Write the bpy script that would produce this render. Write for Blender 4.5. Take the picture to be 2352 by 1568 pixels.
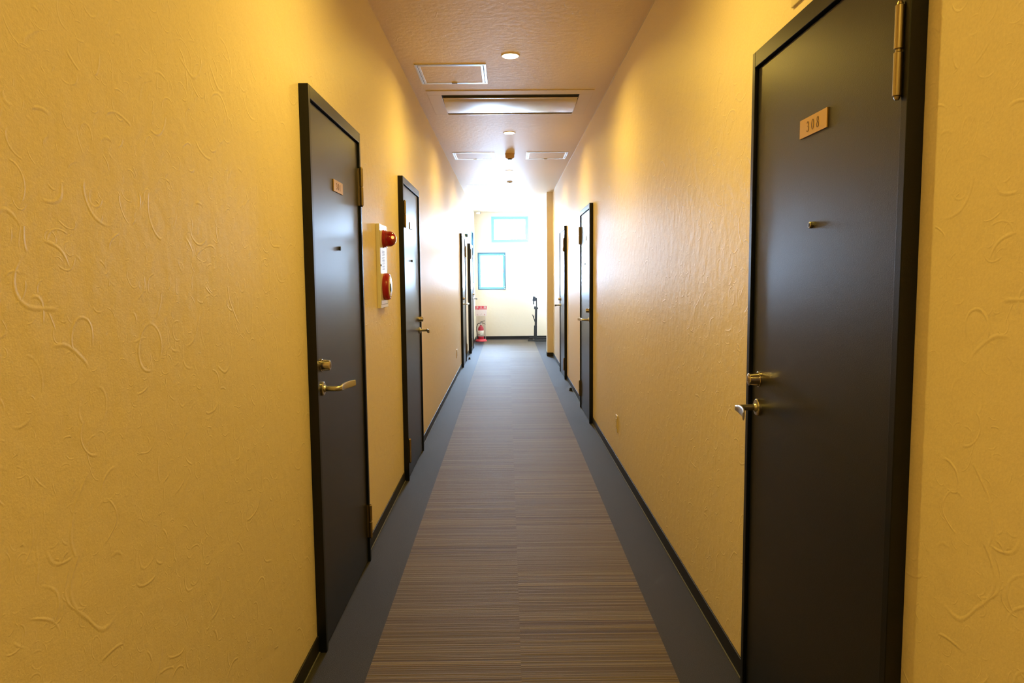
import bpy, bmesh, math, random
from mathutils import Vector, Matrix
random.seed(7)
for o in list(bpy.data.objects): bpy.data.objects.remove(o, do_unlink=True)
SC = bpy.context.scene
COL = SC.collection

# ---------------------------------------------------------------- camera
PITCH, YAW, ROLL, FPX, EYE = -0.08949, -0.00591, -0.00913, 1640.0, 1.38
cp, sp = math.cos(PITCH), math.sin(PITCH)
f = Vector((0, cp, sp)); u = Vector((0, -sp, cp)); r = Vector((1, 0, 0))
cr, sr = math.cos(ROLL), math.sin(ROLL)
r, u = cr * r + sr * u, -sr * r + cr * u
RY = Matrix.Rotation(YAW, 3, 'Z')
r, u, f = RY @ r, RY @ u, RY @ f
cam_data = bpy.data.cameras.new('camera'); cam = bpy.data.objects.new('camera', cam_data); COL.objects.link(cam)
cam_data.sensor_width = 36.0; cam_data.lens = FPX / 2352 * 36.0; cam_data.clip_start = 0.02
M = Matrix.Identity(4)
for i, v in enumerate((r, u, -f)):
    for j in range(3): M[j][i] = v[j]
M[0][3], M[1][3], M[2][3] = 0, 0, EYE
cam.matrix_world = M
SC.camera = cam

# ---------------------------------------------------------------- light and exposure
SKY_COLOR, SKY_STRENGTH = (0.60, 0.82, 1.14), 108.0
LAMP_COLOR, LAMP_W, LAMP_GLOW = (1.0, 0.655, 0.09), 14.2, 25.0
w = bpy.data.worlds.new('sky'); SC.world = w; w.use_nodes = True
bg = w.node_tree.nodes['Background']; bg.inputs[0].default_value = (*SKY_COLOR, 1); bg.inputs[1].default_value = SKY_STRENGTH
vs = SC.view_settings
SC.display_settings.display_device = 'sRGB'
vs.view_transform = 'Standard'; vs.look = 'None'; vs.exposure = 0.3; vs.gamma = 1.0; vs.use_curve_mapping = False
SC.cycles.max_bounces = 14; SC.cycles.diffuse_bounces = 8; SC.cycles.glossy_bounces = 6
SC.cycles.transparent_max_bounces = 12
SC.cycles.sample_clamp_indirect = 60
SC.cycles.caustics_reflective = True
SC.cycles.use_denoising = True

XL, XR, ZC, YB, YE, YP = -0.716, 0.795, 2.83, -3.2, 16.05, 12.415   # left wall, right wall, ceiling, back, end wall, wall return
WIN = [(-0.655, -0.035, 1.11, 1.935), (-0.345, 0.48, 2.16, 2.73)]   # x0, x1, z0, z1 in the end wall
for x0, x1, z0, z1 in WIN:        # sampling portals: they only guide the daylight of the world through the openings
    L = bpy.data.lights.new('window_portal', 'AREA'); L.shape = 'RECTANGLE'; L.size = x1 - x0; L.size_y = z1 - z0
    L.cycles.is_portal = True
    o = bpy.data.objects.new('window_portal', L); COL.objects.link(o)
    o.location = ((x0 + x1) / 2, YE + 0.13, (z0 + z1) / 2); o.rotation_euler = (-math.pi / 2, 0, 0)
SIDEWIN = (14.35, 15.35, 1.25, 2.35)   # y0, y1, z0, z1: window in the left wall past the last door, turned away from the camera
L = bpy.data.lights.new('window_portal', 'AREA'); L.shape = 'RECTANGLE'; L.size = SIDEWIN[3] - SIDEWIN[2]; L.size_y = SIDEWIN[1] - SIDEWIN[0]
L.cycles.is_portal = True
o = bpy.data.objects.new('window_portal', L); COL.objects.link(o)
o.location = (XL - 0.11, (SIDEWIN[0] + SIDEWIN[1]) / 2, (SIDEWIN[2] + SIDEWIN[3]) / 2); o.rotation_euler = (0, -math.pi / 2, 0)

# ---------------------------------------------------------------- materials
def mat(name, color, rough=0.5, metal=0.0, spec=0.5, emit=None, estr=0.0, sheen=0.0, coat=0.0):
    m = bpy.data.materials.new(name); m.use_nodes = True
    b = m.node_tree.nodes['Principled BSDF']
    b.inputs['Base Color'].default_value = (*color, 1); b.inputs['Roughness'].default_value = rough
    b.inputs['Metallic'].default_value = metal; b.inputs['Specular IOR Level'].default_value = spec
    b.inputs['Sheen Weight'].default_value = sheen; b.inputs['Coat Weight'].default_value = coat
    if emit: b.inputs['Emission Color'].default_value = (*emit, 1); b.inputs['Emission Strength'].default_value = estr
    return m
class N:
    """small node helper"""
    def __init__(s, m): s.t = m.node_tree; s.b = s.t.nodes['Principled BSDF']
    def n(s, k, **kw):
        x = s.t.nodes.new(k)
        for a, v in kw.items(): setattr(x, a, v)
        return x
    def put(s, sock, v):
        if isinstance(v, bpy.types.NodeSocket): s.t.links.new(v, sock)
        else: sock.default_value = v
    def math(s, op, a, b=0.0, c=None, clamp=False):
        x = s.n('ShaderNodeMath', operation=op, use_clamp=clamp); s.put(x.inputs[0], a); s.put(x.inputs[1], b)
        if c is not None: s.put(x.inputs[2], c)
        return x.outputs[0]
    def comb(s, a, b, c=0.0):
        x = s.n('ShaderNodeCombineXYZ')
        for i, v in enumerate((a, b, c)): s.put(x.inputs[i], v)
        return x.outputs[0]
    def noise(s, vec, scale, detail=2.0, rough=0.5):
        x = s.n('ShaderNodeTexNoise'); s.put(x.inputs['Vector'], vec); x.inputs['Scale'].default_value = scale
        x.inputs['Detail'].default_value = detail; x.inputs['Roughness'].default_value = rough
        return x.outputs['Fac']
    def ramp(s, v, lo, hi, a=0.0, b=1.0, smooth=True):
        x = s.n('ShaderNodeMapRange', interpolation_type='SMOOTHSTEP' if smooth else 'LINEAR')
        s.put(x.inputs[0], v)
        for i, q in enumerate((lo, hi, a, b)): s.put(x.inputs[1 + i], q)
        return x.outputs[0]
    def mix(s, fac, a, b):
        x = s.n('ShaderNodeMix', data_type='RGBA'); s.put(x.inputs[0], fac); s.put(x.inputs[6], a); s.put(x.inputs[7], b)
        return x.outputs[2]
    def pos(s):
        g = s.n('ShaderNodeNewGeometry'); q = s.n('ShaderNodeSeparateXYZ'); s.t.links.new(g.outputs['Position'], q.inputs[0])
        return q.outputs
    def bump(s, h, dist, strength=1.0, prev=None):
        x = s.n('ShaderNodeBump'); s.put(x.inputs['Height'], h); x.inputs['Distance'].default_value = dist
        x.inputs['Strength'].default_value = strength
        if prev: s.t.links.new(prev, x.inputs['Normal'])
        return x.outputs[0]

WALL_COL = (0.85, 0.75, 0.60)
def wallpaper(name, plane, color=WALL_COL, rough=0.48, ridge=1.0, spec=0.32, soft_h=0.0021, soft_s=17.0):
    m = mat(name, color, rough, spec=spec); k = N(m); p = k.pos()
    a, b = {'yz': (p[1], p[2]), 'xz': (p[0], p[2]), 'xy': (p[0], p[1])}[plane]
    base = k.comb(a, b)
    wob = k.noise(base, 7.0, 1.0)
    a2 = k.math('ADD', a, k.math('MULTIPLY', k.math('SUBTRACT', wob, 0.5), 0.06))
    wob2 = k.noise(k.comb(b, a, 3.3), 7.0, 1.0)
    b2 = k.math('ADD', b, k.math('MULTIPLY', k.math('SUBTRACT', wob2, 0.5), 0.06))
    h = None
    for sc_, wd, amp, off in ((5.6, 0.0052, 1.0, 0.0), (9.0, 0.0042, 0.85, 4.7), (14.0, 0.0032, 0.6, 9.1), (23.0, 0.0022, 0.4, 15.3)):
        vec = k.comb(k.math('ADD', a2, off), k.math('ADD', b2, off * 1.7))
        v = k.n('ShaderNodeTexVoronoi', voronoi_dimensions='2D', feature='F1'); k.put(v.inputs['Vector'], vec)
        v.inputs['Scale'].default_value = sc_
        sep = k.n('ShaderNodeSeparateColor'); k.put(sep.inputs[0], v.outputs['Color'])
        rad = k.math('MULTIPLY_ADD', sep.outputs[0], 0.35, 0.25)
        d = k.math('ABSOLUTE', k.math('SUBTRACT', v.outputs['Distance'], rad))
        rid = k.ramp(d, 0.0, wd * sc_, 1.0, 0.0)
        msk = k.ramp(k.noise(vec, sc_ * 1.5, 0.0), 0.52, 0.62)
        pick = k.ramp(sep.outputs[1], 0.25, 0.45)
        q = k.math('MULTIPLY', k.math('MULTIPLY', rid, msk), k.math('MULTIPLY', pick, amp))
        h = q if h is None else k.math('MAXIMUM', h, q)
    soft = k.noise(base, soft_s, 2.0, 0.5)
    fine = k.noise(base, 230.0, 3.0, 0.65)
    n0 = k.bump(soft, soft_h, 1.0)
    n1 = k.bump(fine, 0.00038, 1.0, n0)
    n2 = k.bump(h, 0.00062 * ridge, 1.0, n1)
    k.put(k.b.inputs['Normal'], n2)
    tone = k.ramp(k.noise(base, 160.0, 2.0), 0.3, 0.7, 0.95, 1.03, False)
    c = k.n('ShaderNodeVectorMath', operation='SCALE'); c.inputs[0].default_value = color; k.put(c.inputs['Scale'], tone)
    k.put(k.b.inputs['Base Color'], c.outputs[0])
    return m
M_WALL_SIDE = wallpaper('wallpaper_side', 'yz')
M_WALL_END = wallpaper('wallpaper_end', 'xz')
M_CEIL = wallpaper('wallpaper_ceiling', 'xy', color=(0.84, 0.70, 0.53), rough=0.5, ridge=0.5, spec=0.09, soft_h=0.0019, soft_s=24.0)

def speckled(name, color, rough, amp=0.0004, scale=500.0, spec=0.5, var=0.25):
    m = mat(name, color, rough, spec=spec); k = N(m)
    g = k.n('ShaderNodeNewGeometry'); v = g.outputs['Position']
    nz = k.noise(v, scale, 2.0, 0.6)
    k.put(k.b.inputs['Normal'], k.bump(nz, amp, 1.0))
    t = k.ramp(nz, 0.3, 0.7, 1 - var, 1 + var, False)
    c = k.n('ShaderNodeVectorMath', operation='SCALE'); c.inputs[0].default_value = color; k.put(c.inputs['Scale'], t)
    k.put(k.b.inputs['Base Color'], c.outputs[0])
    return m
M_DOOR = speckled('dark_door_laminate', (0.0060, 0.0085, 0.021), 0.33, amp=0.00025, scale=420, spec=0.54)
M_FRAME = speckled('black_painted_steel', (0.004, 0.006, 0.012), 0.36, amp=0.00015, scale=400, spec=0.32)
M_BASEBOARD = mat('black_vinyl_skirting', (0.008, 0.008, 0.011), 0.5)
M_CAULK = mat('pale_caulk', (0.11, 0.115, 0.13), 0.6)

def carpet_mat(name, striped):
    m = mat(name, (0.1, 0.1, 0.1), 0.62, spec=0.25, sheen=0.0); k = N(m); p = k.pos()
    k.b.inputs['Sheen Roughness'].default_value = 0.4
    k.b.inputs['Sheen Tint'].default_value = (0.75, 0.87, 1.0, 1)
    fib = k.noise(k.comb(p[0], p[1]), 420.0, 2.0, 0.7)
    if striped:
        tx = k.math('FLOOR', k.math('MULTIPLY', k.math('SUBTRACT', p[0], 0.036), 1.85))
        ty = k.math('FLOOR', k.math('MULTIPLY', p[1], 1.85))
        seed = k.math('MULTIPLY_ADD', tx, 13.7, k.math('MULTIPLY', ty, 5.31))
        wob = k.math('MULTIPLY', k.noise(k.comb(p[0], p[1]), 60.0, 1.0), 0.0016)
        yy = k.math('ADD', p[1], wob)
        def line(scale, s2):
            x = k.n('ShaderNodeTexNoise', noise_dimensions='2D'); x.inputs['Scale'].default_value = 1.0
            x.inputs['Detail'].default_value = 1.0
            k.put(x.inputs['Vector'], k.comb(k.math('MULTIPLY', yy, scale), k.math('ADD', seed, s2)))
            return x.outputs['Fac']
        l1 = k.ramp(line(150.0, 0.2), 0.38, 0.62); l2 = k.ramp(line(52.0, 7.7), 0.40, 0.60); l3 = k.ramp(line(14.0, 3.1), 0.3, 0.7)
        c = k.mix(l1, (0.062, 0.041, 0.026, 1), (0.195, 0.158, 0.110, 1))
        c = k.mix(k.math('MULTIPLY', l2, 0.6), c, (0.078, 0.048, 0.029, 1))
        c = k.mix(k.math('MULTIPLY', l3, 0.35), c, (0.15, 0.122, 0.086, 1))
        hh = k.math('ADD', k.math('MULTIPLY', l1, 0.7), k.math('MULTIPLY', fib, 0.6))
    else:
        c = k.mix(k.ramp(fib, 0.3, 0.7), (0.017, 0.0165, 0.020, 1), (0.044, 0.042, 0.050, 1)); hh = fib
    t = k.ramp(fib, 0.25, 0.75, 0.78, 1.22, False)
    v = k.n('ShaderNodeVectorMath', operation='SCALE'); k.put(v.inputs[0], c); k.put(v.inputs['Scale'], t)
    k.put(k.b.inputs['Base Color'], v.outputs[0])
    k.put(k.b.inputs['Normal'], k.bump(hh, 0.0022, 0.8))
    return m
M_FLOOR = carpet_mat('charcoal_border_carpet', False)
M_RUNNER = carpet_mat('brown_striped_carpet', True)

def brushed(name, color, rough):
    return mat(name, color, rough, metal=1.0)
M_NICKEL = brushed('satin_nickel', (0.55, 0.54, 0.53), 0.30)
M_LOCKM = brushed('polished_lock_metal', (0.60, 0.56, 0.52), 0.17)
M_HINGE = brushed('bronze_hinge', (0.40, 0.33, 0.24), 0.35)
M_BRASS = mat('brass_plate', (0.56, 0.36, 0.11), 0.42, metal=0.55)
M_ENGRAVE = mat('engraved_brown', (0.10, 0.055, 0.02), 0.6)
M_BLACK = mat('black_plastic', (0.012, 0.012, 0.014), 0.4)
M_ALU = brushed('pale_aluminium', (0.60, 0.62, 0.65), 0.34)
M_GAP = mat('dark_gap', (0.01, 0.009, 0.009), 0.8)
M_IVORY = mat('ivory_plastic', (0.74, 0.66, 0.50), 0.3)
M_WHITE = mat('white_plastic', (0.78, 0.77, 0.74), 0.35)
M_STEELWHITE = mat('white_painted_steel', (0.84, 0.83, 0.82), 0.30)
M_RED = mat('red_paint', (0.40, 0.016, 0.040), 0.28)
M_REDBASE = mat('red_plastic', (0.62, 0.05, 0.08), 0.4)
M_REDLENS = mat('red_lens', (0.30, 0.004, 0.018), 0.12, spec=0.6, coat=0.4)
M_REDGLOW = mat('red_indicator_lamp', (0.8, 0.02, 0.01), 0.3, emit=(1.0, 0.13, 0.03), estr=5.0)
M_WINFRAME = mat('glare_blued_window_aluminium', (0.07, 0.20, 0.28), 0.4)  # dark aluminium, with the blue wash of window glare put into its colour
M_SASH_GLARE = mat('glare_washed_window_sash', (0.32, 0.66, 0.80), 0.4)  # dark metal painted pale cyan to stand in for glare round the panes
M_DARKSTAND = mat('charcoal_stand_metal', (0.022, 0.026, 0.033), 0.4)
M_LAMP = mat('warm_lamp_diffuser', (0.9, 0.85, 0.7), 0.4, emit=(1.0, 0.80, 0.45), estr=LAMP_GLOW)
M_RUBBER = mat('black_rubber', (0.01, 0.01, 0.011), 0.6)
M_ACPANEL = mat('glossy_beige_panel', (0.62, 0.52, 0.38), 0.24, spec=0.6)
M_ACBODY = mat('matt_beige_fascia', (0.80, 0.67, 0.51), 0.5, spec=0.15)
M_LABEL = mat('pale_label', (0.62, 0.60, 0.55), 0.5)
M_DETECT = mat('tan_plastic', (0.62, 0.42, 0.25), 0.5)
M_PINKPAPER = mat('pale_pink_sign', (0.78, 0.66, 0.66), 0.45)

def glass_mat():
    m = bpy.data.materials.new('window_glass'); m.use_nodes = True; t = m.node_tree; t.nodes.clear()
    out = t.nodes.new('ShaderNodeOutputMaterial'); mx = t.nodes.new('ShaderNodeMixShader'); tr = t.nodes.new('ShaderNodeBsdfTransparent')
    gl = t.nodes.new('ShaderNodeBsdfGlossy'); fr = t.nodes.new('ShaderNodeFresnel')
    tr.inputs[0].default_value = (0.95, 0.98, 1.0, 1); gl.inputs['Roughness'].default_value = 0.02; fr.inputs[0].default_value = 1.45
    t.links.new(fr.outputs[0], mx.inputs[0]); t.links.new(tr.outputs[0], mx.inputs[1]); t.links.new(gl.outputs[0], mx.inputs[2])
    t.links.new(mx.outputs[0], out.inputs[0]); return m
M_GLASS = glass_mat()
def acrylic_mat():
    m = glass_mat(); m.name = 'clear_acrylic'
    for n_ in m.node_tree.nodes:
        if n_.type == 'BSDF_TRANSPARENT': n_.inputs[0].default_value = (0.90, 0.88, 0.88, 1)
    return m
M_ACRYL = acrylic_mat()

# ---------------------------------------------------------------- mesh helpers
def box(bm, lo, hi):
    x0, y0, z0 = [min(a, b) for a, b in zip(lo, hi)]; x1, y1, z1 = [max(a, b) for a, b in zip(lo, hi)]
    v = [bm.verts.new(p) for p in ((x0,y0,z0),(x1,y0,z0),(x1,y1,z0),(x0,y1,z0),(x0,y0,z1),(x1,y0,z1),(x1,y1,z1),(x0,y1,z1))]
    for q in ((0,3,2,1),(4,5,6,7),(0,1,5,4),(1,2,6,5),(2,3,7,6),(3,0,4,7)): bm.faces.new([v[i] for i in q])
def rings(bm, R, close=True, cap=True):
    """skin a list of rings (each a list of points)"""
    V = [[bm.verts.new(p) for p in ring] for ring in R]; n = len(R[0])
    for a, b in zip(V, V[1:]):
        for i in range(n if close else n - 1):
            j = (i + 1) % n
            bm.faces.new((a[i], a[j], b[j], b[i]))
    if cap:
        bm.faces.new(V[0][::-1]); bm.faces.new(V[-1])
def basis(d):
    d = Vector(d).normalized(); a = Vector((0, 0, 1)) if abs(d.z) < 0.9 else Vector((1, 0, 0))
    x = d.cross(a).normalized(); return x, d.cross(x).normalized(), d
def lathe(bm, base, axis, prof, seg=28):
    """prof: (distance along axis, radius)"""
    x, y, d = basis(axis); base = Vector(base)
    rings(bm, [[base + d * t + (x * math.cos(2*math.pi*i/seg) + y * math.sin(2*math.pi*i/seg)) * max(rr, 1e-4) for i in range(seg)] for t, rr in prof])
def tube(bm, pts, rad, seg=10):
    pts = [Vector(p) for p in pts]; R = []; px = None
    for i, p in enumerate(pts):
        d = (pts[min(i+1, len(pts)-1)] - pts[max(i-1, 0)]).normalized()
        if px is None: px = basis(d)[0]
        px = (px - d * px.dot(d)).normalized(); py = d.cross(px)
        rr = rad[i] if isinstance(rad, (list, tuple)) else rad
        R.append([p + (px * math.cos(2*math.pi*k/seg) + py * math.sin(2*math.pi*k/seg)) * rr for k in range(seg)])
    rings(bm, R)
def frame_ring(bm, x0, x1, y0, y1, w_, z0, z1, plane='xy'):
    P = {'xy': lambda a, b, c: (a, b, c), 'xz': lambda a, b, c: (a, c, b)}[plane]
    for a in ((x0, y0, x1, y0 + w_), (x0, y1 - w_, x1, y1), (x0, y0 + w_, x0 + w_, y1 - w_), (x1 - w_, y0 + w_, x1, y1 - w_)):
        box(bm, P(a[0], a[1], z0), P(a[2], a[3], z1))
def obj(name, bm, m, parent=None, bevel=0.0, smooth=False, seg=2, label=None):
    bmesh.ops.recalc_face_normals(bm, faces=bm.faces)
    me = bpy.data.meshes.new(name); bm.to_mesh(me); bm.free(); me.materials.append(m)
    o = bpy.data.objects.new(name, me); COL.objects.link(o)
    if parent: o.parent = parent
    if smooth:
        for p in me.polygons: p.use_smooth = True
        try: me.set_sharp_from_angle(angle=math.radians(38))
        except Exception: pass
    if bevel:
        b = o.modifiers.new('bevel', 'BEVEL'); b.width = bevel; b.segments = seg; b.limit_method = 'ANGLE'; b.harden_normals = False
    if label: o['label'] = label
    return o
def tag(o, label, cat, group=None, kind=None):
    o['label'] = label; o['category'] = cat
    if group: o['group'] = group
    if kind: o['kind'] = kind
    return o
def thing(name, loc, label, cat, group=None, kind=None):
    o = bpy.data.objects.new(name, None); COL.objects.link(o); o.location = loc; o.empty_display_size = 0.05
    return tag(o, label, cat, group, kind)
def text_obj(name, body, size, m, parent, matrix, depth=0.0006, sx=1.0, spacing=1.0, bold=0.0):
    cu = bpy.data.curves.new(name, 'FONT'); cu.body = body; cu.size = size; cu.align_x = 'CENTER'; cu.align_y = 'CENTER'
    cu.extrude = depth; cu.space_character = spacing; cu.offset = bold
    t = bpy.data.objects.new(name + '_tmp', cu); COL.objects.link(t)
    bpy.context.view_layer.update()
    me = bpy.data.meshes.new_from_object(t.evaluated_get(bpy.context.evaluated_depsgraph_get()))
    bpy.data.objects.remove(t, do_unlink=True)
    me.name = name; me.materials.clear(); me.materials.append(m)
    me.transform(matrix @ Matrix.Diagonal((sx, 1, 1, 1)))
    o = bpy.data.objects.new(name, me); COL.objects.link(o)
    if parent: o.parent = parent
    return o
NB = bmesh.new

# ---------------------------------------------------------------- room shell
T = 0.12
LOBX = 2.5
def wall(name, lo, hi, m, label, cat='wall'):
    b = NB(); box(b, lo, hi); return tag(obj(name, b, m), label, cat, kind='structure')
wall('floor', (XL - T, YB - T, -0.1), (LOBX + T, YE + T + 0.05, 0.0), M_FLOOR, 'charcoal grey carpet floor bordering the brown striped strip down the hallway', 'floor')
wall('ceiling', (XL - T, YB - T, ZC), (LOBX + T, YE + T + 0.05, ZC + 0.1), M_CEIL, 'textured beige wallpaper ceiling of the long hallway', 'ceiling')
wall('wall_right', (XR, YB, 0), (XR + T, YP, ZC), M_WALL_SIDE, 'yellow textured wallpaper wall with the door numbered 308')
wall('wall_return', (0.69, YP, 0), (LOBX + T, YP + 0.28, ZC), M_WALL_END, 'narrow beige wall end jutting into the hallway before the far opening')
wall('wall_back', (XL - T, YB - T, 0), (XR + T, YB, ZC), M_WALL_END, 'plain wallpaper wall closing the hallway behind the viewpoint')
wall('wall_lobby', (LOBX, YP + 0.28, 0), (LOBX + T, YE, ZC), M_WALL_SIDE, 'plain wallpaper side wall of the recess beyond the far opening')
def wall_holes(name, x0, x1, y0, y1, z0, z1, holes, m, label, swap=False):
    xs = sorted({x0, x1, *[h[0] for h in holes], *[h[1] for h in holes]}); zs = sorted({z0, z1, *[h[2] for h in holes], *[h[3] for h in holes]})
    inside = lambda cx, cz: any(h[0] < cx < h[1] and h[2] < cz < h[3] for h in holes)
    nx, nz = len(xs) - 1, len(zs) - 1
    solid = [[not inside((xs[i]+xs[i+1])/2, (zs[j]+zs[j+1])/2) for j in range(nz)] for i in range(nx)]
    b = NB(); cache = {}
    def v(x, y, z):
        k = (round(x, 5), round(y, 5), round(z, 5))
        if k not in cache: cache[k] = b.verts.new(k)
        return cache[k]
    def q(*p): b.faces.new([v(*c) for c in p])
    S = lambda i, j: 0 <= i < nx and 0 <= j < nz and solid[i][j]
    for i in range(nx):
        for j in range(nz):
            if not solid[i][j]: continue
            a, c, d, e = xs[i], xs[i+1], zs[j], zs[j+1]
            q((a,y0,d),(c,y0,d),(c,y0,e),(a,y0,e)); q((a,y1,d),(a,y1,e),(c,y1,e),(c,y1,d))
            if not S(i-1, j): q((a,y0,d),(a,y0,e),(a,y1,e),(a,y1,d))
            if not S(i+1, j): q((c,y0,d),(c,y1,d),(c,y1,e),(c,y0,e))
            if not S(i, j-1): q((a,y0,d),(a,y1,d),(c,y1,d),(c,y0,d))
            if not S(i, j+1): q((a,y0,e),(c,y0,e),(c,y1,e),(a,y1,e))
    if swap:
        for v_ in b.verts: v_.co = Vector((v_.co.y, v_.co.x, v_.co.z))
    return tag(obj(name, b, m), label, 'wall', kind='structure')
wall_holes('wall_left', YB, YE, XL - T, XL, 0, ZC, [SIDEWIN], M_WALL_SIDE, 'yellow textured wallpaper wall carrying the fire alarm box', swap=True)
wall_holes('wall_end', XL - T, LOBX + T, YE, YE + 0.15, 0, ZC, WIN, M_WALL_END, 'cream wall at the far end of the hallway with two windows')

# carpet tiles down the middle
b = NB(); box(b, (-0.502, YB, 0.0), (0.574, YE - 0.25, 0.003))
tag(obj('carpet_runner', b, M_RUNNER), 'brown carpet strip with fine crosswise stripes down the hallway middle', 'carpet')

# windows
for i, (x0, x1, z0, z1) in enumerate(WIN):
    lab = ('small window with a dark frame blued by painted glare, low in the end wall', 'wide window just under the ceiling of the end wall')[i]
    wn = thing('window_%d' % (i + 1), ((x0 + x1) / 2, YE, z0), lab, 'window', kind='structure')
    cx = (x0 + x1) / 2; hx = (x1 - x0) / 2; hz = z1 - z0
    b = NB(); frame_ring(b, -hx, hx, 0, hz, 0.022, -0.012, 0.10, 'xz'); obj('window_frame', b, (M_WINFRAME, M_SASH_GLARE)[i], wn, 0.002)  # upper frame takes the paler painted-glare colour
    b = NB(); frame_ring(b, -hx + 0.022, hx - 0.022, 0.022, hz - 0.022, 0.045, 0.03, 0.075, 'xz'); obj('sash', b, M_SASH_GLARE, wn, 0.004)
    b = NB(); box(b, (-hx + 0.06, 0.048, 0.06), (hx - 0.06, 0.054, hz - 0.06)); obj('pane', b, M_GLASS, wn)
    if i == 0:
        b = NB(); box(b, (hx - 0.055, 0.012, hz * 0.45), (hx - 0.035, 0.03, hz * 0.45 + 0.09)); obj('latch', b, M_NICKEL, wn, 0.003)

wn = thing('window_3', (XL, (SIDEWIN[0] + SIDEWIN[1]) / 2, SIDEWIN[2]), 'window in the alarm side wall past the last door', 'window', kind='structure')
hx = (SIDEWIN[1] - SIDEWIN[0]) / 2; hz = SIDEWIN[3] - SIDEWIN[2]
for nm, w_, a0, c0, c1, m_ in (('window_frame', 0.022, 0.0, -0.006, 0.10, M_WINFRAME), ('sash', 0.045, 0.022, 0.03, 0.075, M_WINFRAME)):
    b = NB(); frame_ring(b, -hx + a0, hx - a0, a0, hz - a0, w_, c0, c1, 'xz')
    for v_ in b.verts: v_.co = Vector((-v_.co.y, v_.co.x, v_.co.z))
    obj(nm, b, m_, wn, 0.002)
b = NB(); box(b, (-0.054, -hx + 0.06, 0.06), (-0.048, hx - 0.06, hz - 0.06)); obj('pane', b, M_GLASS, wn)

# ---------------------------------------------------------------- doors
DW = 0.875
def lever(bm, P, o0, s, z, dirn):
    # neck, then a flat blade that sweeps outward along the leaf
    sec = []
    def ring(o, ss, th_o, th_s, hz, n=16):
        R = []
        for k in range(n):
            a = 2 * math.pi * k / n; c, s_ = math.cos(a), math.sin(a)
            e = 0.75
            c2 = math.copysign(abs(c) ** e, c); s2 = math.copysign(abs(s_) ** e, s_)
            R.append(P(o + th_o * c2, ss + th_s * c2 * dirn, z + hz * s2))
        return R
    N_ = 0.0095
    A = [ring(o0 + t, s, 0.0, N_, N_) for t in (0.0, 0.03, 0.040)]
    A.append(ring(o0 + 0.050, s + 0.002 * dirn, -0.004, N_ * 0.95, N_))
    A.append(ring(o0 + 0.056, s + 0.010 * dirn, -0.0075, 0.006, 0.0100))
    A.append(ring(o0 + 0.0565, s + 0.022 * dirn, -0.0062, 0.001, 0.0112))
    for t, oo, th, hz in [(t_, 0.056 + 0.026 * (t_ / 0.142) ** 2.2, 0.0058 - 0.0032 * t_ / 0.142, 0.0118 + 0.0022 * math.sin(math.pi * t_ / 0.142)) for t_ in (0.034, 0.048, 0.062, 0.076, 0.090, 0.104, 0.118, 0.130, 0.142)]:
        A.append(ring(o0 + oo, s + t * dirn, -th, 0.0006, hz))
    rings(bm, A)
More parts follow.
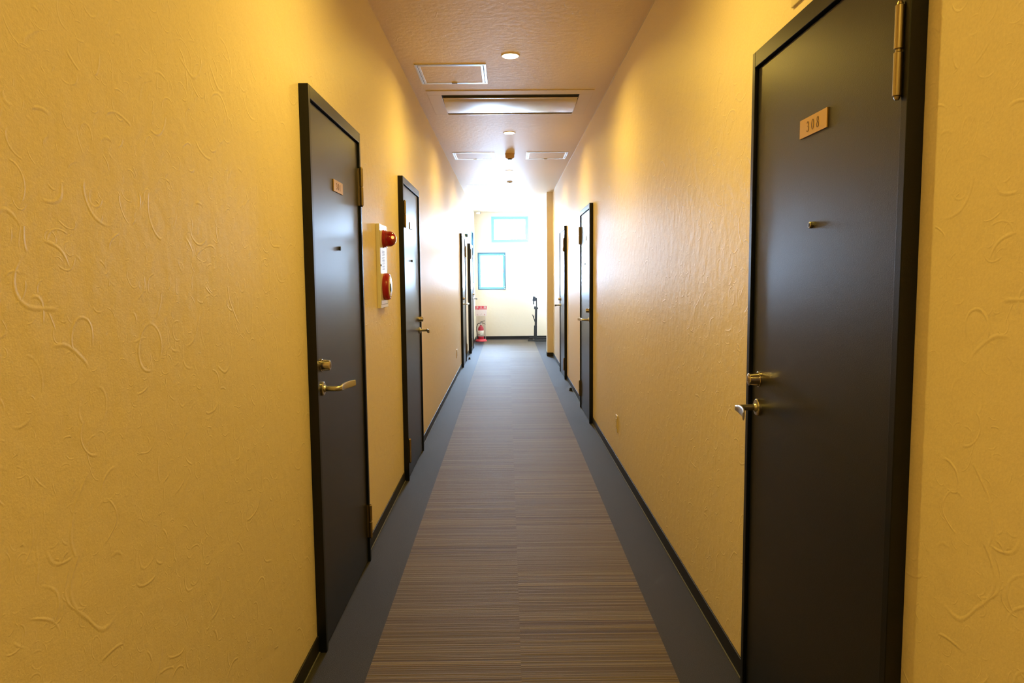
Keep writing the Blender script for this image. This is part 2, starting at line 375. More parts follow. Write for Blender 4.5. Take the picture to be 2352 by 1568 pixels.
def make_door(idx, side, y0, handle, label, number=None, proj=0.034, width=DW, plate=True, hinges=M_HINGE, closer=False, height=2.055):
    xw = XL if side > 0 else XR
    d = thing('door_%d' % idx, (xw, y0, 0), label, 'door', kind='structure')
    P = lambda o, s, z: (side * o, s, z)
    J, HD = 0.023, 0.046; leaf_o = proj - 0.010
    def B(name, lo, hi, m, bev=0.0, parent=d):
        b = NB(); box(b, P(*lo), P(*hi)); return obj(name, b, m, parent, bev)
    b = NB(); box(b, P(0, 0, 0), P(proj, J, height)); box(b, P(0, width - J, 0), P(proj, width, height)); box(b, P(0, J, height - HD), P(proj, width - J, height))
    box(b, P(0, J, 0), P(0.004, width - J, height - HD))
    obj('door_frame', b, M_FRAME if closer is False else M_FRAME, d, 0.0015)
    gap = 0.005
    B('door_leaf', (0.004, J + gap, 0.008), (leaf_o, width - J - gap, height - HD - gap), M_DOOR, 0.001)
    near = handle == 'near'
    sh = J + gap + 0.062 if near else width - J - gap - 0.062
    dr = 1 if near else -1
    s_h = width - J - 0.003 if near else J + 0.003
    for z0, z1 in ((0.125, 0.285), (1.72, 1.892)):
        b = NB(); zm = (z0 + z1) / 2
        for a, c in ((z0, zm - 0.002), (zm + 0.002, z1)):
            lathe(b, P(proj + 0.006, s_h, a), (0, 0, 1), [(0, 0.006), (0.002, 0.0085), (c - a - 0.002, 0.0085), (c - a, 0.006)], 16)
        lathe(b, P(proj + 0.006, s_h, z0 - 0.006), (0, 0, 1), [(0, 0.004), (0.004, 0.006), (z1 - z0 + 0.008, 0.006), (z1 - z0 + 0.012, 0.004)], 12)
        box(b, P(leaf_o - 0.006, s_h - 0.0035, z0), P(proj + 0.002, s_h + 0.0035, z1))
        obj('hinge', b, hinges, d, smooth=True)
    out = (side, 0, 0)
    if handle:
        b = NB(); lathe(b, P(leaf_o, sh, 1.062), out, [(0, 0.024), (0.004, 0.024), (0.005, 0.0215), (0.032, 0.0185), (0.034, 0.0165), (0.0345, 0.014)], 32)
        lk = obj('lock_cylinder', b, M_LOCKM, d, smooth=True)
        b = NB(); lathe(b, P(leaf_o + 0.0345, sh, 1.062), out, [(0, 0.0105), (0.001, 0.0105)], 24); box(b, P(leaf_o + 0.0345, sh - 0.0012, 1.056), P(leaf_o + 0.0365, sh + 0.0012, 1.068))
        obj('keyway', b, M_HINGE, lk)
        b = NB(); lathe(b, P(leaf_o, sh, 0.975), out, [(0, 0.026), (0.007, 0.026), (0.0095, 0.0235), (0.010, 0.014), (0.014, 0.0125), (0.016, 0.0115)], 32)
        rs = obj('handle_rose', b, M_NICKEL, d, smooth=True)
        b = NB(); lever(b, P, leaf_o + 0.012, sh, 0.975, dr); obj('lever_handle', b, M_NICKEL, d, smooth=True)
    sc_ = width / 2 - 0.012 * dr * 0 
    b = NB(); lathe(b, P(leaf_o, sc_, 1.505), out, [(0, 0.0085), (0.0055, 0.0085), (0.0065, 0.0075)], 24)
    ph = obj('peephole', b, M_NICKEL if number == '308' else M_BLACK, d, smooth=True)
    b = NB(); lathe(b, P(leaf_o + 0.0065, sc_, 1.505), out, [(0, 0.0052), (0.0008, 0.0045)], 16); obj('peephole_lens', b, M_BLACK, ph, smooth=True)
    if plate:
        pz0, pz1, hw = 1.731, 1.778, 0.079
        pl = B('number_plate', (leaf_o, sc_ - hw, pz0), (leaf_o + 0.004, sc_ + hw, pz1), M_BRASS, 0.0006)
        if number:
            out_v = Vector((side, 0, 0)); xdir = Vector((0, 1 if side > 0 else -1, 0))
            # characters read left to right as seen from inside the hallway
            ydir = Vector((0, 0, 1)); xdir = ydir.cross(out_v)
            for ch, k in zip(number, (-1, 0, 1)):
                c = Vector(P(leaf_o + 0.0042, sc_, (pz0 + pz1) / 2)) + xdir * (0.029 * k)
                Mx = Matrix.Identity(4)
                for j, vv in enumerate((xdir, ydir, out_v)):
                    for q_ in range(3): Mx[q_][j] = vv[q_]
                for q_ in range(3): Mx[q_][3] = c[q_]
                serif_digit('numeral', ch, 0.0135, M_ENGRAVE, pl, Mx)
    if closer:
        b = NB(); box(b, P(proj, 0.06, height - 0.05), P(proj + 0.05, 0.30, height + 0.0)); obj('door_closer', b, M_BLACK, d, 0.006)
    return d
def serif_digit(name, ch, hgt, m, parent, Mx):
    """a serif numeral as a variable-width stroke: centre line points (x, y, half width) in units of half height"""
    def arc(cx, cy, rx, ry, a0, a1, n, w0, w1):
        R = []
        for i in range(n + 1):
            t = i / n; a = math.radians(a0 + (a1 - a0) * t)
            # thick at the sides, thin at top and bottom
            R.append((cx + rx * math.cos(a), cy + ry * math.sin(a), w0 + (w1 - w0) * abs(math.cos(a))))
        return R
    st = {'0': [arc(0, 0, .42, .92, 0, 360, 36, .04, .12)],
          '8': [arc(0, .48, .32, .44, 0, 360, 28, .05, .10), arc(0, -.46, .40, .48, 0, 360, 28, .05, .12)],
          '3': [arc(-.03, .47, .34, .45, 160, -90, 22, .04, .12), arc(-.05, -.45, .42, .48, 90, -150, 24, .04, .13)],
          '1': [[(0, -.88, .09), (0, .9, .09)], [(-.3, .62, .03), (-.02, .86, .06)], [(-.28, -.9, .04), (.28, -.9, .04)]]}[ch]
    b = NB()
    for k, pts in enumerate(st):
        L = []; Rr = []
        for i, (x, y, wd) in enumerate(pts):
            x0, y0, _ = pts[max(i - 1, 0)]; x1, y1, _ = pts[min(i + 1, len(pts) - 1)]
            dx, dy = x1 - x0, y1 - y0; l = math.hypot(dx, dy) or 1; nx, ny = -dy / l, dx / l
            L.append((x + nx * wd, y + ny * wd)); Rr.append((x - nx * wd, y - ny * wd))
        z = 0.0002 + 0.00005 * k
        V = [(Mx @ Vector((a[0] * hgt, a[1] * hgt, z)), Mx @ Vector((c[0] * hgt, c[1] * hgt, z)), Mx @ Vector((c[0] * hgt, c[1] * hgt, -0.0005)), Mx @ Vector((a[0] * hgt, a[1] * hgt, -0.0005))) for a, c in zip(L, Rr)]
        rings(b, [list(q) for q in V])
    return obj(name, b, m, parent)

make_door(1, 1, 2.54, 'near', 'dark door numbered 301, nearest on the wall with the alarm box', '301')
make_door(2, 1, 4.785, 'far', 'dark door just beyond the red alarm lamp box')
make_door(3, 1, 10.95, 'near', 'dark door beyond the low socket on the alarm wall')
make_door(4, 1, 13.02, 'far', 'last door on the alarm side, beside the fire extinguisher', proj=0.055, width=0.93, plate=False, height=2.0)
make_door(5, -1, 1.383, 'far', 'large dark door with a brass plate reading 308', '308')
make_door(6, -1, 6.63, 'near', 'dark door beyond the socket on the 308 side')
make_door(7, -1, 9.55, 'far', 'dark door closest to the jutting wall end on the 308 side')

# ---------------------------------------------------------------- baseboards, caulk line, cornice line
def runs(y0, y1, gaps):
    y = y0; R = []
    for a, c in sorted(gaps):
        if a > y: R.append((y, a))
        y = c
    if y1 > y: R.append((y, y1))
    return R
BH = 0.066
gl = [(2.54, 2.54 + DW), (4.785, 4.785 + DW), (10.95, 10.95 + DW), (13.02, 13.95)]
gr = [(1.383, 1.383 + DW), (6.63, 6.63 + DW), (9.55, 9.55 + DW)]
b = NB(); [box(b, (XL, a, 0), (XL + 0.006, c, BH)) for a, c in runs(YB, YE, gl)]
tag(obj('baseboard_left', b, M_BASEBOARD, bevel=0.0015), 'black skirting along the foot of the alarm box wall', 'baseboard', kind='structure')
b = NB(); [box(b, (XR - 0.006, a, 0), (XR, c, BH)) for a, c in runs(YB, YP - 0.006, gr)]
tag(obj('baseboard_right', b, M_BASEBOARD, bevel=0.0015), 'black skirting along the foot of the wall with door 308', 'baseboard', kind='structure')
b = NB(); box(b, (XL + 0.006, YE - 0.006, 0), (LOBX, YE, BH))
tag(obj('baseboard_end', b, M_BASEBOARD, bevel=0.0015), 'black skirting along the far end wall', 'baseboard', kind='structure')
b = NB(); box(b, (0.684, YP - 0.006, 0), (XR - 0.006, YP, BH)); box(b, (0.684, YP, 0), (0.69, YP + 0.286, BH))
tag(obj('baseboard_return', b, M_BASEBOARD, bevel=0.0015), 'short black skirting round the jutting wall end', 'baseboard', kind='structure')
b = NB(); [box(b, (XL + 0.006, a, 0), (XL + 0.010, c, 0.004)) for a, c in runs(YB, YE, gl)]
tag(obj('trim_1', b, M_CAULK), 'thin pale line where the carpet meets the skirting under the alarm box', 'trim', kind='structure')
b = NB(); [box(b, (XR - 0.010, a, 0), (XR - 0.006, c, 0.004)) for a, c in runs(YB, YP - 0.01, gr)]
tag(obj('trim_2', b, M_CAULK), 'thin pale line where the carpet meets the skirting beside door 308', 'trim', kind='structure')
b = NB(); box(b, (XR - 0.004, YB, ZC - 0.003), (XR, YP, ZC))
tag(obj('trim_3', b, M_IVORY), 'hairline pale joint between ceiling and the wall with door 308', 'trim', kind='structure')

# ---------------------------------------------------------------- downlights
def downlight(i, x, y, label):
    t = thing('downlight', (x, y, ZC), label, 'ceiling light', 'warm downlights along the ceiling centre')
    b = NB(); R = []
    for rr, z in ((0.050, -0.002), (0.056, -0.004), (0.062, -0.003), (0.062, 0.0)):
        R.append([(rr * math.cos(2*math.pi*k/40), rr * math.sin(2*math.pi*k/40), z) for k in range(40)])
    rings(b, R, cap=False); obj('trim_ring', b, M_ACBODY, t, smooth=True)
    b = NB(); lathe(b, (0, 0, -0.001), (0, 0, -1), [(0, 0.053), (0.003, 0.052), (0.006, 0.040), (0.0075, 0.0)], 40)
    obj('diffuser', b, M_LAMP, t, smooth=True)
    L = bpy.data.lights.new('downlight_beam', 'AREA'); L.shape = 'DISK'; L.size = 0.09; L.spread = math.radians(164); L.energy = LAMP_W; L.color = LAMP_COLOR
    o = bpy.data.objects.new('downlight_beam', L); COL.objects.link(o); o.parent = t; o.location = (0, 0, -0.016)
DL = ['nearest visible lit downlight, before the air conditioner panel', 'lit downlight between the air conditioner panel and the smoke detector',
      'lit downlight just beyond the smoke detector', 'faint lit downlight closest to the end wall']
for i, y in enumerate((4.84, 7.35, 9.92, 12.43)): downlight(i, 0.035, y, DL[i])
downlight(5, 0.035, 2.31, 'lit downlight on the ceiling between doors 301 and 308')
downlight(6, 0.035, -0.20, 'lit downlight on the ceiling directly over the viewpoint')

# ---------------------------------------------------------------- ceiling hatches
def hatch(x0, y0, label, s=0.49):
    t = thing('access_hatch', (x0 + s/2, y0 + s/2 + 0.005, ZC), label, 'ceiling hatch', 'square access hatches in the ceiling')
    h = s / 2
    b = NB(); frame_ring(b, -h, h, -h, h, 0.016, -0.004, 0.0); obj('outer_frame', b, M_ALU, t, 0.0008)
    b = NB(); frame_ring(b, -h + 0.020, h - 0.020, -h + 0.020, h - 0.020, 0.016, -0.0045, 0.0); obj('inner_frame', b, M_ALU, t, 0.0008)
    b = NB(); box(b, (-h + 0.012, -h + 0.012, -0.001), (h - 0.012, h - 0.012, 0.0)); obj('shadow_gap', b, M_GAP, t)
    b = NB(); box(b, (-h + 0.036, -h + 0.036, -0.003), (h - 0.036, h - 0.036, 0.0)); obj('infill_panel', b, M_CEIL, t)
    b = NB(); box(b, (-0.02, h - 0.034, -0.009), (0.02, h - 0.018, -0.004)); obj('latch', b, M_HINGE, t, 0.001)
hatch(-0.622, 5.01, 'square ceiling access hatch nearest, before the air conditioner panel')
hatch(-0.625, 8.455, 'square ceiling access hatch beside the smoke detector, on the alarm wall side')
hatch(0.24, 8.465, 'square ceiling access hatch beside the smoke detector, on the 308 side')
hatch(-0.625, 11.40, 'faint square ceiling access hatch near the end wall')

# ---------------------------------------------------------------- ceiling air conditioner
t = thing('air_conditioner', (0.038, 6.12, ZC), 'recessed ceiling air conditioner with a long glossy beige panel', 'air conditioner')
b = NB(); X0, X1, Y0, Y1 = -0.658, 0.657, -0.415, 0.415; x0, x1, y0, y1 = -0.548, 0.552, -0.29, 0.372
box(b, (X0, Y0, -0.004), (X1, y0, 0)); box(b, (X0, y1, -0.004), (X1, Y1, 0)); box(b, (X0, y0, -0.004), (x0, y1, 0)); box(b, (x1, y0, -0.004), (X1, y1, 0))
obj('fascia', b, M_ACBODY, t, 0.003)
b = NB(); box(b, (x0, y0, -0.003), (x1, y1, 0)); obj('air_slot', b, M_GAP, t)
def curved(yc0, yc1, drop, n=12):
    R = []
    for xx in (x0 + 0.008, x1 - 0.008):
        R.append([(xx, yc0 + (yc1 - yc0) * i / n, -0.010 - drop * (math.sin(math.pi * i / n) ** 0.5 if 0 < i < n else 0)) for i in range(n + 1)] + [(xx, yc1, -0.003), (xx, yc0, -0.003)])
    return R
b = NB(); rings(b, curved(y0 + 0.098, y1 - 0.060, 0.014)); obj('front_panel', b, M_ACPANEL, t, smooth=True)
b = NB(); box(b, (x0 + 0.006, y0 + 0.066, -0.014), (x1 - 0.006, y0 + 0.084, -0.006)); obj('air_flap', b, M_ACPANEL, t, 0.003)
b = NB(); box(b, (x0 + 0.006, y1 - 0.038, -0.017), (x1 - 0.006, y1 - 0.018, -0.006)); obj('air_flap', b, M_ACPANEL, t, 0.003)

# ---------------------------------------------------------------- detectors
t = thing('smoke_detector', (0.045, 8.56, ZC), 'tan round smoke detector between the two ceiling hatches', 'smoke detector')
b = NB(); lathe(b, (0, 0, 0), (0, 0, -1), [(0, 0.056), (0.012, 0.056), (0.016, 0.052), (0.042, 0.052), (0.052, 0.046), (0.060, 0.028), (0.061, 0.024)], 32); obj('housing', b, M_DETECT, t, smooth=True)
b = NB(); lathe(b, (0, 0, -0.061), (0, 0, -1), [(0, 0.024), (0.008, 0.023), (0.010, 0.018)], 24); obj('sensor_head', b, M_BLACK, t, smooth=True)
t = thing('heat_detector', (0.05, 11.03, ZC), 'small flat white detector on the ceiling near the end wall', 'heat detector')
b = NB(); lathe(b, (0, 0, 0), (0, 0, -1), [(0, 0.045), (0.010, 0.045), (0.018, 0.03), (0.020, 0.02)], 28); obj('housing', b, M_WHITE, t, smooth=True)
b = NB(); lathe(b, (0, 0, -0.020), (0, 0, -1), [(0, 0.014), (0.003, 0.012)], 16); obj('sensor_head', b, M_BLACK, t, smooth=True)

# ---------------------------------------------------------------- fire alarm box
t = thing('fire_alarm_box', (XL, 3.945, 1.217), 'tall narrow white fire alarm box with red lamp and push button', 'fire alarm')
b = NB(); box(b, (0, 0, 0), (0.020, 0.235, 0.463)); obj('housing', b, M_STEELWHITE, t, 0.002)
b = NB(); frame_ring(b, 0.012, 0.223, 0.018, 0.445, 0.0016, 0.0195, 0.0206, 'xy')
for v_ in b.verts: v_.co = Vector((v_.co.z, v_.co.x, v_.co.y))
obj('panel_outline', b, M_GAP, t)
b = NB(); lathe(b, (0.020, 0.118, 0.385), (1, 0, 0), [(0, 0.050), (0.006, 0.050), (0.007, 0.047), (0.013, 0.047), (0.014, 0.049), (0.018, 0.049), (0.019, 0.044)], 36)
bs = obj('lamp_collar', b, M_RED, t, smooth=True)
b = NB(); pr = [(0.0, 0.044), (0.012, 0.0435)]
for i in range(1, 13):
    a = math.radians(90 * i / 12); pr.append((0.012 + 0.042 * math.sin(a), 0.0435 * math.cos(a) ** 0.9 if i < 12 else 0.0))
lathe(b, (0.039, 0.118, 0.385), (1, 0, 0), pr, 36); obj('red_lamp', b, M_REDLENS, t, smooth=True)
b = NB(); bmesh.ops.create_uvsphere(b, u_segments=16, v_segments=10, radius=0.0095, matrix=Matrix.Translation((0.0765, 0.0865, 0.391)))
obj('lit_bulb', b, M_REDGLOW, t, smooth=True)
b = NB()
for i in range(13): box(b, (0.0195, 0.068, 0.213 + i * 0.0085), (0.0206, 0.148, 0.2152 + i * 0.0085))
obj('speaker_slots', b, M_GAP, t)
b = NB(); lathe(b, (0.020, 0.022, 0.236), (1, 0, 0), [(0, 0.006), (0.003, 0.006), (0.004, 0.004)], 14); obj('indicator', b, M_BLACK, t, smooth=True)
b = NB(); lathe(b, (0.020, 0.118, 0.117), (1, 0, 0), [(0, 0.074), (0.004, 0.076), (0.020, 0.076), (0.030, 0.072), (0.034, 0.064), (0.032, 0.060)], 44); pb = obj('push_button_ring', b, M_RED, t, smooth=True)
b = NB(); lathe(b, (0.050, 0.118, 0.117), (1, 0, 0), [(0, 0.061), (0.004, 0.060), (0.005, 0.058)], 40); obj('button_face', b, M_WHITE, pb, smooth=True)
b = NB(); lathe(b, (0.055, 0.118, 0.112), (1, 0, 0), [(0, 0.024), (0.002, 0.024), (0.003, 0.021)], 28); obj('press_plate', b, M_BLACK, pb, smooth=True)
for a0, a1 in ((55, 125), (248, 292)):
    b = NB(); R_ = []
    for k_ in range(9):
        c = math.radians(a0 + (a1 - a0) * k_ / 8)
        R_.append([(xx, 0.118 + q_ * math.cos(c), 0.117 + q_ * math.sin(c)) for xx, q_ in ((0.0545, 0.038), (0.0556, 0.038), (0.0556, 0.047), (0.0545, 0.047))])
    rings(b, R_); obj('red_mark', b, M_RED, pb)

# ---------------------------------------------------------------- sockets, switch, plates on walls
def socket(x, y, z, side, label):
    t = thing('wall_socket', (x, y, z), label, 'wall socket', 'low wall sockets')
    b = NB(); box(b, (0, 0, 0), (side * 0.008, 0.072, 0.122)); obj('cover_plate', b, M_IVORY, t, 0.003)
    b = NB(); box(b, (side * 0.008, 0.022, 0.024), (side * 0.011, 0.050, 0.098)); i_ = obj('socket_insert', b, M_IVORY, t, 0.0015)
    for zz in (0.040, 0.074):
        for yy in (0.031, 0.040):
            b = NB(); box(b, (side * 0.0105, yy - 0.001, zz - 0.004), (side * 0.0113, yy + 0.001, zz + 0.004)); obj('socket_slot', b, M_BLACK, i_)
socket(XR, 5.105, 0.25, -1, 'ivory wall socket low on the wall beyond door 308')
socket(XL, 9.86, 0.268, 1, 'ivory wall socket low on the alarm box wall, before the third door')
t = thing('blank_wall_plate', (XR, 1.70, 2.110), 'pale flat plate on the wall above the door marked 308', 'wall plate')
b = NB(); box(b, (0, 0, 0), (-0.007, 0.335, 0.13)); obj('cover', b, M_IVORY, t, 0.002)
b = NB(); lathe(b, (-0.007, 0.17, 0.10), (-1, 0, 0), [(0, 0.004), (0.001, 0.003)], 12); obj('screw', b, M_NICKEL, t)
t = thing('light_switch', (0.46, YE, 1.36), 'small pale light switch on the end wall', 'light switch')
b = NB(); box(b, (-0.035, -0.008, 0), (0.035, 0, 0.12)); obj('cover_plate', b, M_IVORY, t, 0.003)
b = NB(); box(b, (-0.015, -0.012, 0.035), (0.015, -0.008, 0.085)); obj('rocker', b, M_IVORY, t, 0.0015)
t = thing('wall_channel', (0.862, YE, 1.97), 'slim pale grey vertical channel high on the end wall', 'cable channel')
b = NB(); box(b, (-0.013, -0.03, 0), (0.013, 0, 0.80)); obj('channel_cover', b, M_WHITE, t, 0.003)
b = NB(); box(b, (-0.016, -0.033, 0.78), (0.016, 0, 0.82)); obj('end_cap', b, M_LABEL, t, 0.003)
t = thing('wall_sensor', (XL, 12.32, 2.075), 'small dark blue box on the wall above, between the third and last doors', 'sensor')
b = NB(); box(b, (0, 0, 0), (0.05, 0.10, 0.055)); obj('housing', b, M_WINFRAME, t, 0.008)
b = NB(); lathe(b, (0.028, 0, 0.026), (0, -1, 0), [(0, 0.012), (0.004, 0.012), (0.006, 0.008)], 16); obj('sensor_window', b, M_BLACK, t, smooth=True)
t = thing('ceiling_camera', (-0.60, 15.7, ZC), 'small white ceiling camera with a dark lens beside the upper window', 'security camera')
b = NB(); lathe(b, (0, 0, 0), (0, 0, -1), [(0, 0.03), (0.012, 0.03), (0.014, 0.012), (0.035, 0.012)], 20); obj('mount', b, M_WHITE, t, smooth=True)
b = NB(); lathe(b, (-0.06, 0.0, -0.045), (1, 0, -0.05), [(0, 0.02), (0.004, 0.024), (0.085, 0.024), (0.09, 0.02)], 20); obj('camera_body', b, M_WHITE, t, smooth=True)
b = NB(); lathe(b, (0.030, 0.0, -0.0495), (1, 0, -0.05), [(0, 0.014), (0.006, 0.014), (0.008, 0.010)], 16); obj('lens', b, M_BLACK, t, smooth=True)

# ---------------------------------------------------------------- door stops
def stop(x, y, label):
    t = thing('door_stop', (x, y, 0.0), label, 'door stop', 'small black door stops')
    b = NB(); lathe(b, (0, 0, 0), (0, 0, 1), [(0, 0.022), (0.006, 0.022), (0.010, 0.016), (0.028, 0.014), (0.034, 0.010)], 20); obj('body', b, M_RUBBER, t, smooth=True)
    b = NB(); lathe(b, (0, 0, 0.014), (0, 0, 1), [(0, 0.0175), (0.010, 0.0175)], 20); obj('buffer', b, M_BLACK, t, smooth=True)
stop(0.762, 8.62, 'small black floor stop between the two far doors on the 308 side')
stop(-0.655, 12.08, 'small black floor stop beyond the third door on the alarm side')

# ---------------------------------------------------------------- extinguisher and its stand
EX, EY = -0.578, 15.52
t = thing('extinguisher_stand', (EX, EY, 0), 'red ring stand with clear back plate and red and white sign', 'extinguisher stand')
b = NB(); lathe(b, (0, 0, 0), (0, 0, 1), [(0, 0.128), (0.006, 0.130), (0.018, 0.126), (0.044, 0.098), (0.048, 0.088), (0.040, 0.082), (0.012, 0.080)], 40); obj('base_ring', b, M_REDBASE, t, smooth=True)
b = NB(); box(b, (-0.105, 0.090, 0.03), (0.095, 0.093, 0.56)); obj('back_plate', b, M_ACRYL, t, 0.001)
for s_ in (-0.105, 0.095):
    b = NB(); tube(b, [(s_, 0.0915, 0.03), (s_, 0.0915, 0.56)], 0.0035, 8); obj('upright', b, M_LABEL, t, smooth=True)
b = NB(); box(b, (-0.127, 0.084, 0.548), (0.125, 0.089, 0.768)); sg = obj('sign_board', b, M_PINKPAPER, t, 0.001)
b = NB(); box(b, (-0.125, 0.0825, 0.685), (0.123, 0.084, 0.766)); obj('sign_header', b, M_REDBASE, sg)
def facing(x, y, z):
    return Matrix(((1, 0, 0, x), (0, 0, -1, y), (0, 1, 0, z), (0, 0, 0, 1)))
for ch, xx in (('消', -0.083), ('火', 0.0), ('器', 0.083)):
    text_obj('sign_character', ch, 0.052, M_WHITE, sg, facing(xx, 0.0822, 0.7345), 0.0006)
b = NB(); box(b, (-0.112, 0.0818, 0.692), (-0.075, 0.0826, 0.700)); box(b, (-0.045, 0.0818, 0.692), (0.115, 0.0826, 0.700)); obj('sign_caption', b, M_WHITE, sg)
for xx in (-0.042, 0.041):
    b = NB(); box(b, (xx - 0.0008, 0.0832, 0.556), (xx + 0.0008, 0.0842, 0.672)); obj('sign_divider', b, M_LABEL, sg)
b = NB()
for dx, dz in ((0, 0), (0.013, 0.006), (-0.010, 0.010), (0.006, 0.017), (0.018, -0.004)): box(b, (-0.088 + dx, 0.0832, 0.566 + dz), (-0.080 + dx, 0.0842, 0.572 + dz))
obj('sign_pictogram', b, M_RED, sg)
b = NB(); tube(b, [(-0.020, 0.0836, 0.566), (-0.004, 0.0836, 0.577), (0.006, 0.0836, 0.588), (0.020, 0.0836, 0.597)], 0.0016, 6); obj('sign_pictogram', b, M_BLACK, sg)
b = NB(); box(b, (0.068, 0.0832, 0.562), (0.078, 0.0842, 0.586)); box(b, (0.073, 0.0832, 0.584), (0.083, 0.0842, 0.590)); obj('sign_pictogram', b, M_RED, sg)

t = thing('fire_extinguisher', (EX - 0.005, EY, 0.0125), 'red fire extinguisher with black hose standing in its ring stand', 'fire extinguisher')
b = NB(); pr = [(0, 0.052), (0.006, 0.058), (0.020, 0.064), (0.245, 0.064)] + [(0.245 + 0.075 * math.sin(math.radians(a)), 0.022 + 0.042 * math.cos(math.radians(a))) for a in range(15, 91, 15)] + [(0.345, 0.019), (0.346, 0.016)]
lathe(b, (0, 0, 0), (0, 0, 1), pr, 36); body = obj('cylinder_body', b, M_RED, t, smooth=True)
b = NB(); R = []
for zz in (0.095, 0.225):
    R.append([(0.0647 * math.cos(a), 0.0647 * math.sin(a), zz) for a in [math.radians(200 + 140 * k / 20) for k in range(21)]])
rings(b, R, close=False, cap=False); lb = obj('body_label', b, M_LABEL, body, smooth=True)
lb.modifiers.new('thick', 'SOLIDIFY').thickness = 0.0008
def patch(name, a0, a1, z0, z1, m):
    b = NB(); R = [[(0.0653 * math.cos(math.radians(a0 + (a1 - a0) * k / 8)), 0.0653 * math.sin(math.radians(a0 + (a1 - a0) * k / 8)), zz) for k in range(9)] for zz in (z0, z1)]
    rings(b, R, close=False, cap=False); o_ = obj(name, b, m, body); o_.modifiers.new('thick', 'SOLIDIFY').thickness = 0.0006
patch('label_print', 228, 262, 0.205, 0.212, M_BLACK); patch('label_print', 226, 246, 0.180, 0.186, M_BLACK)
patch('label_print', 222, 240, 0.128, 0.150, M_BLACK); patch('label_box', 262, 300, 0.130, 0.155, M_WHITE); patch('label_box', 305, 325, 0.098, 0.112, M_IVORY)
b = NB(); lathe(b, (0, 0, 0.345), (0, 0, 1), [(0, 0.019), (0.008, 0.020), (0.010, 0.015), (0.048, 0.015), (0.052, 0.010)], 20); obj('valve', b, M_NICKEL, t, smooth=True)
b = NB(); tube(b, [(-0.005, 0, 0.392), (0.035, 0, 0.388), (0.075, 0, 0.372), (0.098, 0, 0.355)], [0.008, 0.007, 0.006, 0.005], 8); obj('carry_handle', b, M_BLACK, t, smooth=True)
b = NB(); tube(b, [(-0.018, 0, 0.396), (0.01, 0, 0.412), (0.045, 0, 0.425), (0.092, 0, 0.432)], [0.007, 0.008, 0.006, 0.004], 8); obj('squeeze_lever', b, M_BLACK, t, smooth=True)
b = NB(); tube(b, [(-0.012, -0.01, 0.380), (-0.045, -0.02, 0.382), (-0.075, -0.03, 0.355), (-0.090, -0.035, 0.30), (-0.090, -0.035, 0.22), (-0.082, -0.03, 0.14), (-0.076, -0.025, 0.075)], 0.0085, 10); obj('hose', b, M_RUBBER, t, smooth=True)
b = NB(); tube(b, [(-0.076, -0.025, 0.088), (-0.074, -0.024, 0.045)], [0.009, 0.012], 10); obj('nozzle', b, M_BLACK, t, smooth=True)

# ---------------------------------------------------------------- folding stand by the wall return
t = thing('folding_stand', (0.60, 15.50, 0.003), 'dark upright folding stand with flat feet, standing before the end wall', 'stand')
b = NB(); box(b, (-0.165, -0.165, 0.0), (0.44, -0.115, 0.030)); obj('foot_bar', b, M_DARKSTAND, t, 0.004)
b = NB(); box(b, (-0.15, 0.20, 0.0), (0.44, 0.25, 0.030)); obj('foot_bar', b, M_DARKSTAND, t, 0.004)
for xx in (-0.03, 0.36):
    b = NB(); box(b, (xx - 0.02, -0.115, 0.006), (xx + 0.02, 0.20, 0.034)); obj('cross_bar', b, M_DARKSTAND, t, 0.004)
b = NB(); tube(b, [(-0.12, 0.12, 0.050), (-0.02, 0.05, 0.052), (0.12, 0.03, 0.050), (0.40, 0.06, 0.052)], 0.012, 8); obj('brace_tube', b, M_DARKSTAND, t, smooth=True)
b = NB()
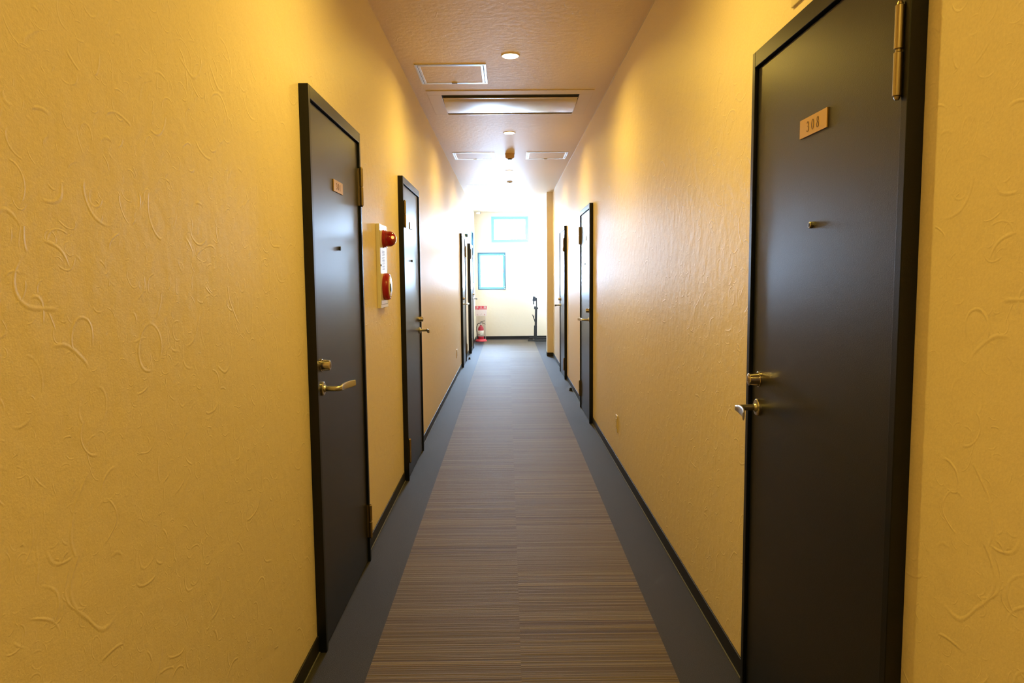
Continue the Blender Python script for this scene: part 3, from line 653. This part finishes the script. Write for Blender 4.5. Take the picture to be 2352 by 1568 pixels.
R = [[(xc - hx_, -0.02, z_), (xc + hx_, -0.02, z_), (xc + hx_, 0.035, z_), (xc - hx_, 0.035, z_)] for xc, hx_, z_ in ((0.000, 0.033, 0.034), (0.006, 0.032, 0.33))]
rings(b, R); obj('lower_sleeve', b, M_DARKSTAND, t, 0.004)
b = NB()
R = [[(xc - hx_, -0.016, z_), (xc + hx_, -0.016, z_), (xc + hx_, 0.03, z_), (xc - hx_, 0.03, z_)] for xc, hx_, z_ in ((0.012, 0.024, 0.33), (0.022, 0.023, 0.70))]
rings(b, R); obj('post', b, M_DARKSTAND, t, 0.004)
b = NB(); box(b, (-0.022, -0.03, 0.685), (0.052, 0.045, 0.728)); lathe(b, (0.045, 0.005, 0.704), (1, 0, 0), [(0, 0.014), (0.018, 0.016), (0.022, 0.012)], 14); box(b, (-0.022, -0.02, 0.728), (0.040, 0.035, 0.745)); obj('collar', b, M_DARKSTAND, t, 0.004)
b = NB(); box(b, (0.022, -0.012, 0.745), (0.042, 0.02, 0.93)); obj('mast', b, M_DARKSTAND, t, 0.004)
b = NB()
R = [[(x_, yy, z_) for x_, z_ in ((-0.055, 0.870), (-0.045, 0.945), (-0.030, 0.968), (0.0, 0.955), (0.022, 0.925), (0.022, 0.865), (-0.03, 0.855))] for yy in (-0.03, 0.03)]
rings(b, R); box(b, (-0.040, -0.02, 0.79), (-0.018, 0.02, 0.86)); obj('clamp_head', b, M_DARKSTAND, t, 0.004)
b = NB(); tube(b, [(-0.012, -0.026, 0.86), (-0.010, -0.03, 0.79), (0.002, -0.032, 0.765), (0.014, -0.03, 0.79), (0.016, -0.026, 0.85)], 0.0045, 8); obj('cable', b, M_LABEL, t, smooth=True)
b = NB(); tube(b, [(0.000, -0.02, 0.40), (-0.020, -0.025, 0.46), (-0.045, -0.03, 0.53), (-0.068, -0.03, 0.575)], [0.010, 0.010, 0.008, 0.004], 8); tube(b, [(-0.030, -0.025, 0.50), (-0.026, -0.025, 0.565)], [0.007, 0.005], 8); obj('release_lever', b, M_BLACK, t, smooth=True)
